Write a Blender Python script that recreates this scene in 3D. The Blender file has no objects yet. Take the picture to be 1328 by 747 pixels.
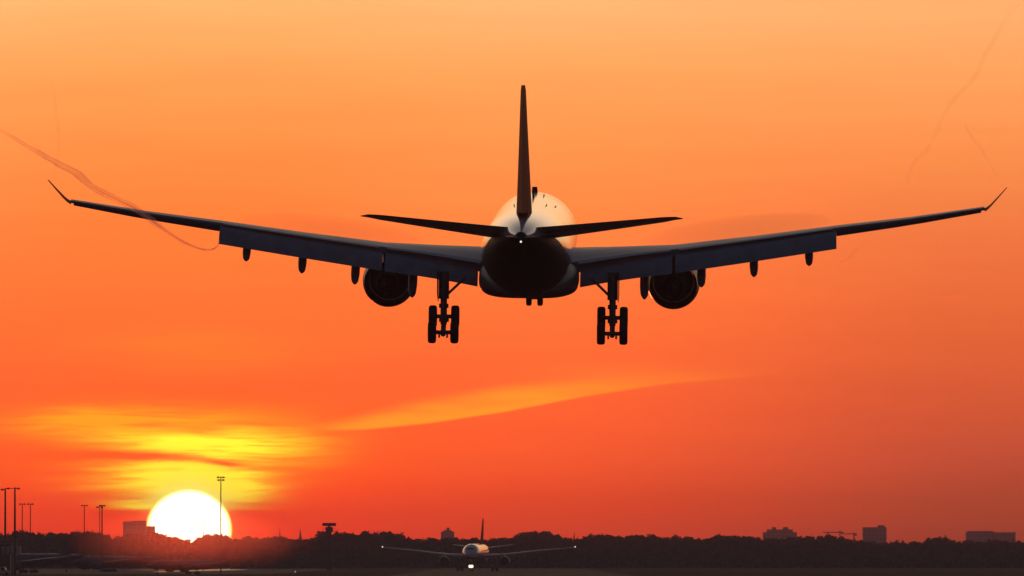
import bpy, math, random
from mathutils import Vector, Matrix, Euler

random.seed(7)
S = bpy.context.scene
COL = S.collection
rad = math.radians

# ------------------------------------------------------------------ camera
F = 664 / math.tan(rad(3.2))          # focal length in photograph pixels
CAMZ, HOR = 4.0, 724.0                # eye height, image row of the horizon
cd = bpy.data.cameras.new('camera')
cam = bpy.data.objects.new('camera', cd)
COL.objects.link(cam)
cam.location = (0, 0, CAMZ)
cam.rotation_euler = (rad(90) + math.atan((HOR - 373.5) / F), 0, 0)
cd.sensor_width = 36.0
cd.lens = 18.0 / math.tan(rad(3.2))
cd.clip_start, cd.clip_end = 1.0, 30000.0
S.camera = cam


def at(px, py, Y):
    """a point seen at (px, py) of the photograph, Y metres down range"""
    return Vector(((px - 664) / F * Y, Y, CAMZ + (HOR - py) / F * Y))


SUN_AZ = math.degrees(math.atan((245 - 664) / F))
SUN_EL = math.degrees((HOR - 687) / F)

# ------------------------------------------------------------------ render
S.view_settings.view_transform = 'Standard'
S.view_settings.look = 'None'
S.view_settings.exposure = 0.0
S.view_settings.gamma = 1.0
S.view_settings.use_curve_mapping = False
S.render.engine = 'CYCLES'
cy = S.cycles
cy.use_denoising = True
cy.max_bounces = 5
cy.volume_bounces = 1
cy.transparent_max_bounces = 12
cy.sample_clamp_indirect = 4.0

# ------------------------------------------------------------------ world
W = bpy.data.worlds.new('World')
S.world = W
W.use_nodes = True
nt = W.node_tree
nt.nodes.clear()


def lin(c):
    return tuple((x / 255 / 12.92) if x / 255 <= 0.04045 else ((x / 255 + 0.055) / 1.055) ** 2.4 for x in c)


def _in(node, i, v):
    if isinstance(v, (int, float)):
        node.inputs[i].default_value = v
    else:
        nt.links.new(v, node.inputs[i])


def M(op, a, b=None, c=None, clamp=False):
    n = nt.nodes.new('ShaderNodeMath')
    n.operation = op
    n.use_clamp = clamp
    _in(n, 0, a)
    if b is not None:
        _in(n, 1, b)
    if c is not None:
        _in(n, 2, c)
    return n.outputs[0]


def smooth(v, e0, e1, lo=0.0, hi=1.0):
    n = nt.nodes.new('ShaderNodeMapRange')
    n.interpolation_type = 'SMOOTHSTEP'
    _in(n, 0, v)
    _in(n, 1, e0)
    _in(n, 2, e1)
    _in(n, 3, lo)
    _in(n, 4, hi)
    return n.outputs[0]


def mixc(f, a, b, mode='MIX'):
    n = nt.nodes.new('ShaderNodeMix')
    n.data_type = 'RGBA'
    n.blend_type = mode
    n.clamp_factor = True
    _in(n, 0, f)
    for i, v in ((6, a), (7, b)):
        if isinstance(v, tuple):
            n.inputs[i].default_value = (*v, 1)
        else:
            nt.links.new(v, n.inputs[i])
    return n.outputs[2]


def ramp(v, stops):
    n = nt.nodes.new('ShaderNodeValToRGB')
    cr = n.color_ramp
    cr.interpolation = 'LINEAR'
    while len(cr.elements) < len(stops):
        cr.elements.new(0.5)
    for e, (p, c) in zip(cr.elements, stops):
        e.position = p
        e.color = (*c, 1)
    _in(n, 0, v)
    return n.outputs[0]


def fcurve(v, pts):
    """piecewise value of v over pts[0][0]..pts[-1][0]"""
    x0, x1 = pts[0][0], pts[-1][0]
    t = M('DIVIDE', M('SUBTRACT', v, x0), x1 - x0, clamp=True)
    y0 = min(p[1] for p in pts)
    y1 = max(p[1] for p in pts)
    col = ramp(t, [((x - x0) / (x1 - x0), ((y - y0) / (y1 - y0),) * 3) for x, y in pts])
    return M('MULTIPLY_ADD', col, y1 - y0, y0)


def noise(vec, scale, detail=4.0, rough=0.55, dist=0.0):
    n = nt.nodes.new('ShaderNodeTexNoise')
    n.inputs['Scale'].default_value = scale
    n.inputs['Detail'].default_value = detail
    n.inputs['Roughness'].default_value = rough
    n.inputs['Distortion'].default_value = dist
    nt.links.new(vec, n.inputs['Vector'])
    return n.outputs[0]


def comb(x, y, z=0.0):
    n = nt.nodes.new('ShaderNodeCombineXYZ')
    _in(n, 0, x)
    _in(n, 1, y)
    _in(n, 2, z)
    return n.outputs[0]


tc = nt.nodes.new('ShaderNodeTexCoord')
sep = nt.nodes.new('ShaderNodeSeparateXYZ')
nt.links.new(tc.outputs['Generated'], sep.inputs[0])
DX, DY, DZ = sep.outputs
EL = M('MULTIPLY', M('ARCSINE', DZ), 180 / math.pi)
AZ = M('MULTIPLY', M('ARCTAN2', DX, DY), 180 / math.pi)
ELC = M('MAXIMUM', EL, 0.0)
T = M('SQRT', M('DIVIDE', ELC, 90.0))


HAZE_S = 1.0e-4           # extinction of the haze, per metre
HAZE_IN = (0.11, 0.05, 0.047)


def through(c, e):
    """sky radiance outside the haze that is seen as c at elevation e through it"""
    L = min(58.0 / math.sin(rad(max(e, 0.01))), 9000 / math.cos(rad(e)))
    tr = math.exp(-HAZE_S * L)
    return tuple(max((q - h * (1 - tr)) / tr, 0.002) for q, h in zip(c, HAZE_IN))


def rowramp(rows, far):
    """sky colour by elevation: rows = (photo row, sRGB); far = (elevation, sRGB)"""
    st = []
    for y, c in rows:
        e = max((HOR - y) / F * 180 / math.pi, 0)
        st.append((math.sqrt(e / 90), through(lin(c), e)))
    for e, c in far:
        st.append((math.sqrt(e / 90), lin(c)))
    return ramp(T, st)


FAR = [(5.5, (262, 207, 146)), (9, (256, 212, 172)), (15, (215, 190, 160)), (24, (96, 92, 94)), (45, (36, 42, 58)), (90, (26, 32, 48))]
rS = rowramp([(724, (226, 52, 38)), (690, (236, 66, 44)), (640, (252, 78, 42)), (600, (260, 90, 42)), (560, (264, 98, 45)),
              (500, (264, 103, 50)), (400, (264, 113, 55)), (300, (264, 121, 59)), (200, (262, 136, 70)), (100, (258, 153, 84)), (0, (256, 176, 110))], FAR)
rA = rowramp([(724, (196, 60, 46)), (690, (206, 70, 50)), (654, (222, 74, 48)), (600, (246, 90, 50)), (500, (260, 101, 54)),
              (400, (262, 114, 58)), (300, (262, 128, 67)), (200, (262, 142, 77)), (100, (258, 156, 89)), (0, (256, 178, 117))], FAR)
rB = rowramp([(724, (138, 62, 52)), (690, (150, 66, 53)), (654, (163, 71, 52)), (600, (187, 78, 57)), (500, (212, 90, 56)), (400, (226, 101, 58)),
              (300, (231, 114, 67)), (200, (239, 136, 77)), (100, (243, 155, 93)), (0, (246, 170, 110))], FAR)
rE = ramp(T, [(0.0, lin((50, 42, 46))), (math.sqrt(4 / 90), lin((56, 45, 50))), (math.sqrt(12 / 90), lin((44, 45, 58))),
              (math.sqrt(30 / 90), lin((34, 41, 60))), (1.0, lin((26, 32, 48)))])
D = M('ABSOLUTE', M('SUBTRACT', AZ, SUN_AZ))
sky = mixc(smooth(D, 0.3, 2.1), rS, rA)
sky = mixc(smooth(D, 1.7, 5.3), sky, rB)
sky = mixc(smooth(D, 14.0, 60.0), sky, rE)

# sunset clouds, fixed on the celestial sphere
wob = noise(comb(M('MULTIPLY', AZ, 0.55), M('MULTIPLY', EL, 2.2)), 1.6, 3.0, 0.5)
ELw = M('ADD', EL, M('MULTIPLY', M('SUBTRACT', wob, 0.5), 0.10))
streak = noise(comb(M('MULTIPLY', AZ, 0.8), M('MULTIPLY', ELw, 8.5)), 1.0, 5.0, 0.55, 0.3)
streak2 = noise(comb(M('ADD', M('MULTIPLY', AZ, 1.1), 7.3), M('MULTIPLY', ELw, 12.0)), 1.0, 4.0, 0.55, 0.2)
fine = noise(comb(M('MULTIPLY', AZ, 0.5), M('MULTIPLY', EL, 5.0)), 1.4, 4.0, 0.5)
# broad soft banding of the whole evening sky
sky = mixc(1.0, sky, comb_col := ramp(fine, [(0.25, (0.965, 0.955, 0.965)), (0.75, (1.03, 1.035, 1.03))]), 'MULTIPLY')


def gauss(da, de, wa, we):
    a = M('DIVIDE', da, wa)
    b = M('DIVIDE', de, we)
    return M('EXPONENT', M('MULTIPLY', M('ADD', M('MULTIPLY', a, a), M('MULTIPLY', b, b)), -1.0))


dAZ = M('SUBTRACT', AZ, SUN_AZ)
base_edge = smooth(EL, (HOR - 664) / F * 57.2958, (HOR - 658) / F * 57.2958)
def rowel(y):
    return (HOR - y) / F * 57.2958


def colaz(x):
    return math.degrees(math.atan((x - 664) / F))


PX = 57.2958 / F


def patches(rows, el):
    """soft lens-shaped banks of cloud: column, row, half width, half height, slope, weight"""
    tot = None
    for xc, yc, wx, wy, slope, k in rows:
        da_ = M('SUBTRACT', AZ, colaz(xc))
        de_ = M('SUBTRACT', el, M('MULTIPLY_ADD', da_, -slope, rowel(yc)))
        g_ = M('MULTIPLY', gauss(da_, de_, wx * PX, wy * PX), k)
        tot = g_ if tot is None else M('ADD', tot, g_)
    return tot


# orange banks, then the yellow ones nearest the sun, then darker bars crossing both
g1 = patches([(210, 554, 145, 23, 0.0, 1.2), (368, 580, 68, 23, 0.04, 0.95), (235, 620, 112, 27, 0.0, 1.05), (182, 652, 48, 11, 0.0, 0.6), (312, 640, 42, 26, 0.0, 0.7), (90, 545, 70, 16, 0.0, 0.35), (120, 632, 50, 4, -0.06, 0.3)], ELw)
g1 = M('MULTIPLY', M('MINIMUM', g1, 1.0), base_edge)
fib = noise(comb(M('MULTIPLY', AZ, 1.7), M('MULTIPLY', ELw, 26.0)), 1.0, 6.0, 0.62, 0.4)
g1 = M('MULTIPLY', g1, smooth(streak, 0.30, 0.58, 0.62, 1.15))
g1 = M('MULTIPLY', g1, smooth(fib, 0.32, 0.60, 0.55, 1.2))
sky = mixc(g1, sky, (1.8, 0.50, 0.012))
g2 = patches([(245, 578, 88, 14, 0.03, 1.0), (320, 573, 55, 15, 0.0, 0.6), (220, 613, 90, 15, 0.02, 0.7), (245, 632, 66, 28, 0.0, 0.95), (305, 630, 42, 26, 0.0, 0.5), (188, 654, 32, 7, 0.0, 0.6)], ELw)
g2 = M('MULTIPLY', M('MINIMUM', g2, 1.0), base_edge)
g2 = M('MULTIPLY', g2, smooth(streak2, 0.30, 0.56, 0.55, 1.25))
g2 = M('MULTIPLY', g2, smooth(fib, 0.32, 0.6, 0.5, 1.25))
sky = mixc(g2, sky, (2.1, 1.50, 0.045))
g3 = patches([(90, 589, 100, 9.5, 0.01, 0.9), (195, 594, 62, 6.0, 0.05, 0.9), (292, 602, 40, 4.2, 0.06, 0.95), (250, 561, 46, 3.0, 0.02, 0.42), (338, 655, 48, 2.4, 0.02, 0.8), (365, 595, 52, 2.6, 0.04, 0.35), (172, 645, 22, 2.6, 0.02, 0.5), (110, 646, 60, 5.0, -0.03, 0.4), (60, 610, 60, 9.0, 0.0, 0.4)], ELw)
g3 = M('MULTIPLY', M('MINIMUM', g3, 1.0), smooth(streak2, 0.28, 0.52, 0.7, 1.1))
sky = mixc(M('MULTIPLY', g3, 0.88), sky, (1.6, 0.15, 0.014))

# the long lens of lit cirrus right of the sun
up = fcurve(AZ, [(colaz(405), rowel(556)), (colaz(470), rowel(540)), (colaz(560), rowel(518)), (colaz(650), rowel(503)), (colaz(760), rowel(494)), (colaz(870), rowel(486)), (colaz(1050), rowel(478))])
lo = fcurve(AZ, [(colaz(405), rowel(559)), (colaz(470), rowel(558)), (colaz(560), rowel(550)), (colaz(650), rowel(536)), (colaz(760), rowel(515)), (colaz(870), rowel(499)), (colaz(1050), rowel(482))])
dy = M('MULTIPLY', M('SUBTRACT', wob, 0.5), 0.03)
ELl = M('ADD', EL, dy)
m = M('MULTIPLY', smooth(M('SUBTRACT', ELl, lo), -0.006, 0.016), smooth(M('SUBTRACT', up, ELl), -0.05, 0.07))
m = M('MULTIPLY', m, M('MULTIPLY', smooth(AZ, colaz(400), colaz(440)), smooth(AZ, colaz(620), colaz(1070), 1.0, 0.0)))
m = M('MULTIPLY', m, smooth(streak, 0.25, 0.6, 0.6, 1.0))
sky = mixc(M('MULTIPLY', m, 0.95), sky, (1.6, 0.44, 0.022))
m2 = gauss(M('SUBTRACT', AZ, colaz(790)), M('SUBTRACT', ELl, rowel(484)), 0.5, 0.06)
sky = mixc(M('MULTIPLY', m2, 0.35), sky, (1.2, 0.28, 0.036))
m3 = M('MULTIPLY', gauss(M('SUBTRACT', AZ, colaz(250)), M('SUBTRACT', ELw, rowel(455)), 0.62, 0.10), smooth(streak, 0.35, 0.65, 0.2, 1.0))
sky = mixc(M('MULTIPLY', m3, 0.6), sky, (1.2, 0.32, 0.03))
# red murk lying along the horizon
sky = mixc(M('MULTIPLY', smooth(EL, rowel(652), rowel(668), 0.0, 1.0), M('MULTIPLY', smooth(D, 3.5, 0.5), 0.12)), sky, lin((205, 62, 42)))

# solar disc, a little flattened by refraction
SR = 56.0 / F * 57.2958
da = M('DIVIDE', dAZ, SR)
de = M('DIVIDE', M('SUBTRACT', EL, rowel(687)), SR * 0.945)
rr = M('SQRT', M('ADD', M('MULTIPLY', da, da), M('MULTIPLY', de, de)))
halo = M('EXPONENT', M('MULTIPLY', M('MAXIMUM', M('SUBTRACT', rr, 0.98), 0.0), -5.0))
halo = M('MULTIPLY', halo, smooth(EL, rowel(672), rowel(640), 0.10, 0.95))
sky = mixc(halo, sky, (1.9, 1.6, 0.30))
disc = mixc(smooth(rr, 0.84, 1.0), (5.4, 5.0, 3.3), (3.2, 2.2, 0.40))      # limb darkening
sky = mixc(smooth(rr, 1.025, 0.965), sky, disc)

bg1 = nt.nodes.new('ShaderNodeBackground')
nt.links.new(sky, bg1.inputs[0])
bg1.inputs[1].default_value = 1.0
st = nt.nodes.new('ShaderNodeTexSky')
st.sky_type = 'NISHITA'
st.sun_disc = False
st.sun_elevation = rad(SUN_EL)
st.sun_rotation = rad(SUN_AZ)
st.dust_density = 4.0
st.ozone_density = 1.5
bg2 = nt.nodes.new('ShaderNodeBackground')
nt.links.new(st.outputs[0], bg2.inputs[0])
bg2.inputs[1].default_value = 0.05
add = nt.nodes.new('ShaderNodeAddShader')
nt.links.new(bg1.outputs[0], add.inputs[0])
nt.links.new(bg2.outputs[0], add.inputs[1])
out = nt.nodes.new('ShaderNodeOutputWorld')
nt.links.new(add.outputs[0], out.inputs[0])

# ------------------------------------------------------------------ sun
sl = bpy.data.lights.new('sun', 'SUN')
sl.energy = 2.5
sl.angle = rad(0.53)
sl.color = (1.0, 0.11, 0.035)
so = bpy.data.objects.new('sun', sl)
COL.objects.link(so)
a, e = rad(SUN_AZ), rad(SUN_EL)
so.rotation_euler = Vector((math.sin(a) * math.cos(e), math.cos(a) * math.cos(e), math.sin(e))).to_track_quat('Z', 'Y').to_euler()


# ------------------------------------------------------------------ helpers
class MB:
    def __init__(s):
        s.v, s.f = [], []

    def add(s, vs, fs):
        o = len(s.v)
        s.v += [tuple(p) for p in vs]
        s.f += [tuple(i + o for i in f) for f in fs]
        return s

    def loft(s, rings, cap=True, closed=True):
        n = len(rings[0])
        vs = [p for r in rings for p in r]
        fs = []
        for k in range(len(rings) - 1):
            for i in range(n if closed else n - 1):
                j = (i + 1) % n
                fs.append((k * n + i, k * n + j, (k + 1) * n + j, (k + 1) * n + i))
        if cap:
            fs.append(tuple(range(n - 1, -1, -1)))
            fs.append(tuple((len(rings) - 1) * n + i for i in range(n)))
        return s.add(vs, fs)

    def box(s, c, d, rz=0.0):
        R = Matrix.Rotation(rz, 3, 'Z')
        c = Vector(c)
        vs = [c + R @ Vector((x * d[0] / 2, y * d[1] / 2, z * d[2] / 2)) for x in (-1, 1) for y in (-1, 1) for z in (-1, 1)]
        return s.add(vs, [(0, 1, 3, 2), (4, 6, 7, 5), (0, 4, 5, 1), (2, 3, 7, 6), (0, 2, 6, 4), (1, 5, 7, 3)])

    def tube(s, pts, rs, n=10, cap=True):
        pts = [Vector(p) for p in pts]
        if isinstance(rs, (int, float)):
            rs = [rs] * len(pts)
        rings = []
        u = None
        for i, p in enumerate(pts):
            t = (pts[min(i + 1, len(pts) - 1)] - pts[max(i - 1, 0)]).normalized()
            if u is None:
                u = t.orthogonal().normalized()
            u = (u - t * u.dot(t)).normalized()
            w = t.cross(u)
            rings.append([p + (u * math.cos(k * 2 * math.pi / n) + w * math.sin(k * 2 * math.pi / n)) * rs[i] for k in range(n)])
        return s.loft(rings, cap)

    def lathe(s, origin, axis, prof, n=28, cap=True):
        """prof = (distance along axis, radius)"""
        axis = Vector(axis).normalized()
        u = axis.orthogonal().normalized()
        w = axis.cross(u)
        o = Vector(origin)
        rings = [[o + axis * d + (u * math.cos(k * 2 * math.pi / n) + w * math.sin(k * 2 * math.pi / n)) * max(r, 0.001) for k in range(n)] for d, r in prof]
        return s.loft(rings, cap)

    def ball(s, c, r, nu=12, nv=8):
        c = Vector(c)
        r = r if isinstance(r, tuple) else (r, r, r)
        rings = []
        for i in range(nv + 1):
            th = math.pi * (i + 0.02) / (nv + 0.04)
            rings.append([c + Vector((r[0] * math.sin(th) * math.cos(2 * math.pi * k / nu), r[1] * math.sin(th) * math.sin(2 * math.pi * k / nu), r[2] * math.cos(th))) for k in range(nu)])
        return s.loft(rings)

    def build(s, name, mat, parent=None, smoothed=True, origin=None, label=None):
        me = bpy.data.meshes.new(name)
        vs = s.v
        if origin is not None:
            ox, oy, oz = origin
            vs = [(x - ox, y - oy, z - oz) for x, y, z in vs]
        me.from_pydata(vs, [], s.f)
        me.validate()
        import bmesh
        bm = bmesh.new()
        bm.from_mesh(me)
        bmesh.ops.recalc_face_normals(bm, faces=bm.faces)
        bm.to_mesh(me)
        bm.free()
        me.materials.append(mat)
        if smoothed:
            me.shade_smooth()
            me.set_sharp_from_angle(angle=rad(38))
        o = bpy.data.objects.new(name, me)
        if origin is not None:
            o.location = origin
        o.parent = parent
        if label:
            o['label'] = label
        COL.objects.link(o)
        return o


def tag(o, label=None, cat=None, group=None, kind=None):
    for k, v in (('label', label), ('category', cat), ('group', group), ('kind', kind)):
        if v:
            o[k] = v
    return o


def empty(name, loc, label=None, cat=None, group=None, rz=0.0):
    o = bpy.data.objects.new(name, None)
    o.location = loc
    o.rotation_euler = (0, 0, rz)
    o.empty_display_size = 0.5
    COL.objects.link(o)
    return tag(o, label, cat, group)


def copy_tree(o, parent=None):
    c = o.copy()
    COL.objects.link(c)
    c.parent = parent
    for ch in [x for x in COL.objects if x.parent == o]:
        copy_tree(ch, c)
    return c


def mat(name, base, rough=0.5, metal=0.0, coat=0.0, var=0.12, scale=1.0, emit=None, strength=0.0, stretch=(1, 1, 1), coords='Object', rvar=1.0):
    m = bpy.data.materials.new(name)
    m.use_nodes = True
    t = m.node_tree
    p = t.nodes['Principled BSDF']
    p.inputs['Roughness'].default_value = rough
    p.inputs['Metallic'].default_value = metal
    p.inputs['Coat Weight'].default_value = coat
    p.inputs['Coat Roughness'].default_value = 0.08
    co = t.nodes.new('ShaderNodeTexCoord')
    mp = t.nodes.new('ShaderNodeMapping')
    mp.inputs['Scale'].default_value = stretch
    t.links.new(co.outputs[coords], mp.inputs[0])
    n = t.nodes.new('ShaderNodeTexNoise')
    n.inputs['Scale'].default_value = scale
    n.inputs['Detail'].default_value = 5
    t.links.new(mp.outputs[0], n.inputs['Vector'])
    r = t.nodes.new('ShaderNodeValToRGB')
    r.color_ramp.elements[0].position = 0.3
    r.color_ramp.elements[1].position = 0.7
    r.color_ramp.elements[0].color = (*[x * (1 - var) for x in base], 1)
    r.color_ramp.elements[1].color = (*[min(1, x * (1 + var)) for x in base], 1)
    t.links.new(n.outputs[0], r.inputs[0])
    t.links.new(r.outputs[0], p.inputs['Base Color'])
    mr = t.nodes.new('ShaderNodeMapRange')
    mr.inputs[3].default_value = max(rough - 0.06 * rvar, 0.02)
    mr.inputs[4].default_value = min(rough + 0.08 * rvar, 1)
    t.links.new(n.outputs[0], mr.inputs[0])
    t.links.new(mr.outputs[0], p.inputs['Roughness'])
    if emit:
        p.inputs['Emission Color'].default_value = (*emit, 1)
        p.inputs['Emission Strength'].default_value = strength
    return m


MT = dict(
    white=mat('white_paint', (0.78, 0.77, 0.74), 0.28, coat=0.35, var=0.05, scale=0.8),
    hull=mat('hull_paint', (0.82, 0.81, 0.78), 0.16, coat=0.9, var=0.04, scale=0.12, rvar=0.0),
    wing=mat('wing_grey', (0.38, 0.39, 0.41), 0.36, var=0.12, scale=0.9, stretch=(0.4, 1.6, 1)),
    flap=mat('flap_grey', (0.28, 0.28, 0.29), 0.45, var=0.16, scale=1.2, stretch=(1.2, 0.3, 1)),
    belly=mat('belly_grey', (0.085, 0.085, 0.095), 0.5, var=0.15, scale=0.7),
    fin=mat('fin_paint', (0.42, 0.045, 0.016), 0.65, var=0.1, scale=0.6),
    dark=mat('dark_metal', (0.05, 0.05, 0.052), 0.5, metal=0.3, var=0.2, scale=3),
    steel=mat('strut_steel', (0.16, 0.16, 0.17), 0.45, metal=0.4, var=0.2, scale=4),
    near_black=mat('near_black_metal', (0.008, 0.008, 0.008), 0.7, var=0.3, scale=2),
    rubber=mat('tyre_rubber', (0.02, 0.02, 0.02), 0.75, var=0.2, scale=6),
    cowl=mat('cowl_paint', (0.10, 0.10, 0.115), 0.42, var=0.1, scale=1),
    glass=mat('cockpit_glass', (0.015, 0.017, 0.02), 0.08, var=0.1),
    lamp=mat('landing_lamp', (0.9, 0.88, 0.8), 0.3, emit=(1.0, 0.84, 0.58), strength=2.4),
    tiplamp=mat('tip_lamp', (0.9, 0.88, 0.8), 0.3, emit=(1.0, 0.76, 0.58), strength=1.5),
    groundlamp=mat('ground_lamp', (0.9, 0.8, 0.7), 0.3, emit=(1.0, 0.50, 0.25), strength=0.6),
    mast=mat('mast_steel', (0.10, 0.10, 0.10), 0.6, metal=0.2, var=0.2, scale=0.5),
    concrete=mat('concrete', (0.30, 0.28, 0.26), 0.85, var=0.2, scale=0.25),
    brick=mat('brick', (0.24, 0.13, 0.10), 0.9, var=0.2, scale=0.4),
    slate=mat('slate', (0.08, 0.085, 0.09), 0.7, var=0.2, scale=0.5),
    window=mat('window_glass', (0.10, 0.10, 0.10), 0.3, var=0.2),
    leaf=mat('leaf', (0.085, 0.078, 0.055), 0.9, var=0.3, scale=0.12),
    bark=mat('bark', (0.07, 0.055, 0.04), 0.9, var=0.25, scale=2),
    bird=mat('feather', (0.03, 0.03, 0.03), 0.8),
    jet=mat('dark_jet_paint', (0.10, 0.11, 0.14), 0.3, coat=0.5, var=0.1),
    van=mat('van_paint', (0.55, 0.55, 0.53), 0.3, coat=0.3, var=0.06),
)

def shade_lower_hull(m):
    """shade of the underside put into the hull colour; its edge runs level along the cabin and sweeps up to the tail"""
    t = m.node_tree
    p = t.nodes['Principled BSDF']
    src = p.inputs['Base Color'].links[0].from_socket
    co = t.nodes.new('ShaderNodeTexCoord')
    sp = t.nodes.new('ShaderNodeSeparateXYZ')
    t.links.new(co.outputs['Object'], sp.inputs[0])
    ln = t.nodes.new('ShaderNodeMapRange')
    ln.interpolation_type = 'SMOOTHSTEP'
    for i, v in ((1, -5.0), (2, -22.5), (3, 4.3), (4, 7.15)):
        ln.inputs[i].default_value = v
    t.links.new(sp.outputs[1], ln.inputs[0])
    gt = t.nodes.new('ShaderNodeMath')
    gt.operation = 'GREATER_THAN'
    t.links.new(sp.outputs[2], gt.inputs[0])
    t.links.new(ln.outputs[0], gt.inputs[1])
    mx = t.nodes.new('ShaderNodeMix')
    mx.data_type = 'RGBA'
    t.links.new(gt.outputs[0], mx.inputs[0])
    mx.inputs[6].default_value = (0.03, 0.03, 0.035, 1)  # underside shade carried by the base colour
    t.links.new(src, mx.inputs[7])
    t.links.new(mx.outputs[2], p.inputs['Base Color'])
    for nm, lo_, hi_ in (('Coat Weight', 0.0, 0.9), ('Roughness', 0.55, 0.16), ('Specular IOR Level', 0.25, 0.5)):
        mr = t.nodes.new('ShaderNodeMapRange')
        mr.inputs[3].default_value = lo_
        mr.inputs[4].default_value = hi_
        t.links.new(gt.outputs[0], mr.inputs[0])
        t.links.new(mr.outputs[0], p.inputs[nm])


shade_lower_hull(MT['hull'])
MT['fin'].node_tree.nodes['Principled BSDF'].inputs['Specular IOR Level'].default_value = 0.1
# ------------------------------------------------------------------ ground
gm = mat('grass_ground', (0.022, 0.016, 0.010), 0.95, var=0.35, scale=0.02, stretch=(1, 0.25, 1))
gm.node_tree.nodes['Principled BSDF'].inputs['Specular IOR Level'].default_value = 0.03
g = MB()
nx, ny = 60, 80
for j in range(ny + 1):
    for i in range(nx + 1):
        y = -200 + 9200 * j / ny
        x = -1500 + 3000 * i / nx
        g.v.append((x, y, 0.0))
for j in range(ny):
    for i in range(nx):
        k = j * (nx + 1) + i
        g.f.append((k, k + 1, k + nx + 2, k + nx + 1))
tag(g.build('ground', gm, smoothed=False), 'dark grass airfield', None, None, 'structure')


def sheet(name, pts, z, m, label):
    b = MB()
    b.add([(x, y, z) for x, y in pts], [tuple(range(len(pts)))])
    return tag(b.build(name, m, smoothed=False), label, None, None, 'structure')


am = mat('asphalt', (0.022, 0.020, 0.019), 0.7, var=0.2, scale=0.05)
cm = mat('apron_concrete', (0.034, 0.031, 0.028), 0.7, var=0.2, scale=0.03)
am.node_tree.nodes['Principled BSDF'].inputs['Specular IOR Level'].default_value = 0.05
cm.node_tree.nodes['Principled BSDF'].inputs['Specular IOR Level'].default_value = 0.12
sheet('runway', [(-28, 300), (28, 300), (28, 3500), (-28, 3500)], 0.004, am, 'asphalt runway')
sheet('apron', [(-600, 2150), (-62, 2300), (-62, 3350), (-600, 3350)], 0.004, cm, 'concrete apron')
wm = mat('wet_asphalt', (0.04, 0.04, 0.04), 0.27, var=0.2, scale=0.05)
pts = []
for k in range(40):
    t = 2 * math.pi * k / 40
    w = 1 + 0.22 * math.sin(3 * t + 1) + 0.12 * math.sin(7 * t)
    pts.append((at(266, 0, 3050).x + 8.5 * w * math.cos(t), 3050 + 330 * w * math.sin(t)))
sheet('water', pts, 0.010, wm, 'wet patch on the apron')
pts = []
for k in range(32):
    t = 2 * math.pi * k / 32
    w = 1 + 0.25 * math.sin(2 * t + 2) + 0.12 * math.sin(5 * t)
    pts.append((at(225, 0, 3150).x + 12 * w * math.cos(t), 3150 + 60 * w * math.sin(t)))
sheet('water', pts, 0.008, wm, 'thin wet patch on the apron')


# ------------------------------------------------------------------ airliner
SREF = 31.3     # station (metres aft of the nose) of the main gear
BASE = 5.6      # fuselage axis above the wheels' contact on the ground


def P(x, s, z):
    return Vector((x, SREF - s, z + BASE))


def foil(c0, c1, t, camber=0.022, n=11, te=0.0):
    """upper from c1 to c0 then lower c0 to c1, in chord units"""
    def th(x):
        return 5 * t * (0.2969 * math.sqrt(x) - 0.126 * x - 0.3516 * x * x + 0.2843 * x ** 3 - 0.1036 * x ** 4)

    def cm_(x):
        p = 0.45
        return camber / p ** 2 * (2 * p * x - x * x) if x < p else camber / (1 - p) ** 2 * ((1 - 2 * p) + 2 * p * x - x * x)
    xs = [c0 + (c1 - c0) * (1 - math.cos(math.pi * 0.5 * i / (n - 1))) for i in range(n)]
    up = [(x, cm_(x) + th(x)) for x in reversed(xs)]
    lo = [(x, cm_(x) - th(x)) for x in (xs[1:] if c0 == 0 else xs)]
    return up + lo


def place(pts, x, s0, z0, chord, tw, up=None):
    """section points on the plane x=const; tw in degrees nose-up"""
    c, s = math.cos(rad(tw)), math.sin(rad(tw))
    return [P(x, s0 + chord * (px * c + pz * s), z0 + chord * (-px * s + pz * c)) for px, pz in pts]


# wing stations: x, LE station, LE z, chord, twist, thickness
WING = [(0.8, 18.4, -1.30, 11.9, 3.9, 0.145), (2.8, 19.6, -1.08, 10.7, 3.6, 0.14), (6.0, 21.6, -0.82, 9.0, 1.0, 0.12), (9.2, 23.6, -0.56, 7.4, -1.2, 0.108),
        (14.3, 26.8, 0.24, 6.1, -1.8, 0.106), (19.5, 30.1, 1.16, 4.8, -2.0, 0.104), (24.0, 32.9, 1.90, 3.65, -1.8, 0.103), (28.6, 35.8, 2.78, 2.5, -1.8, 0.10)]
FLEX = 0.0      # droop of the wings at rest on the ground, metres at the tip


def wing_at(x):
    for a_, b_ in zip(WING, WING[1:]):
        if a_[0] <= x <= b_[0] + 1e-6:
            f = (x - a_[0]) / (b_[0] - a_[0])
            r = [p + (q - p) * f for p, q in zip(a_, b_)]
            r[2] -= FLEX * (x / 28.6) ** 2
            return r
    r = list(WING[-1])
    r[2] -= FLEX
    return r


def wing_point(x, c, dz=0.0):
    _, s0, z0, ch, tw, th = wing_at(x)
    return Vector((s0 + ch * c * math.cos(rad(tw)), z0 - ch * c * math.sin(rad(tw)) + dz))


def ellipse_ring(s, zt, zb, hw, n=56, p=2.0):
    zc, rz = (zt + zb) / 2, (zt - zb) / 2
    r = []
    for k in range(n):
        t = 2 * math.pi * k / n
        c, q = math.cos(t), math.sin(t)
        r.append(P(hw * math.copysign(abs(c) ** (2 / p), c), s, zc + rz * math.copysign(abs(q) ** (2 / p), q)))
    return r


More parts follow.
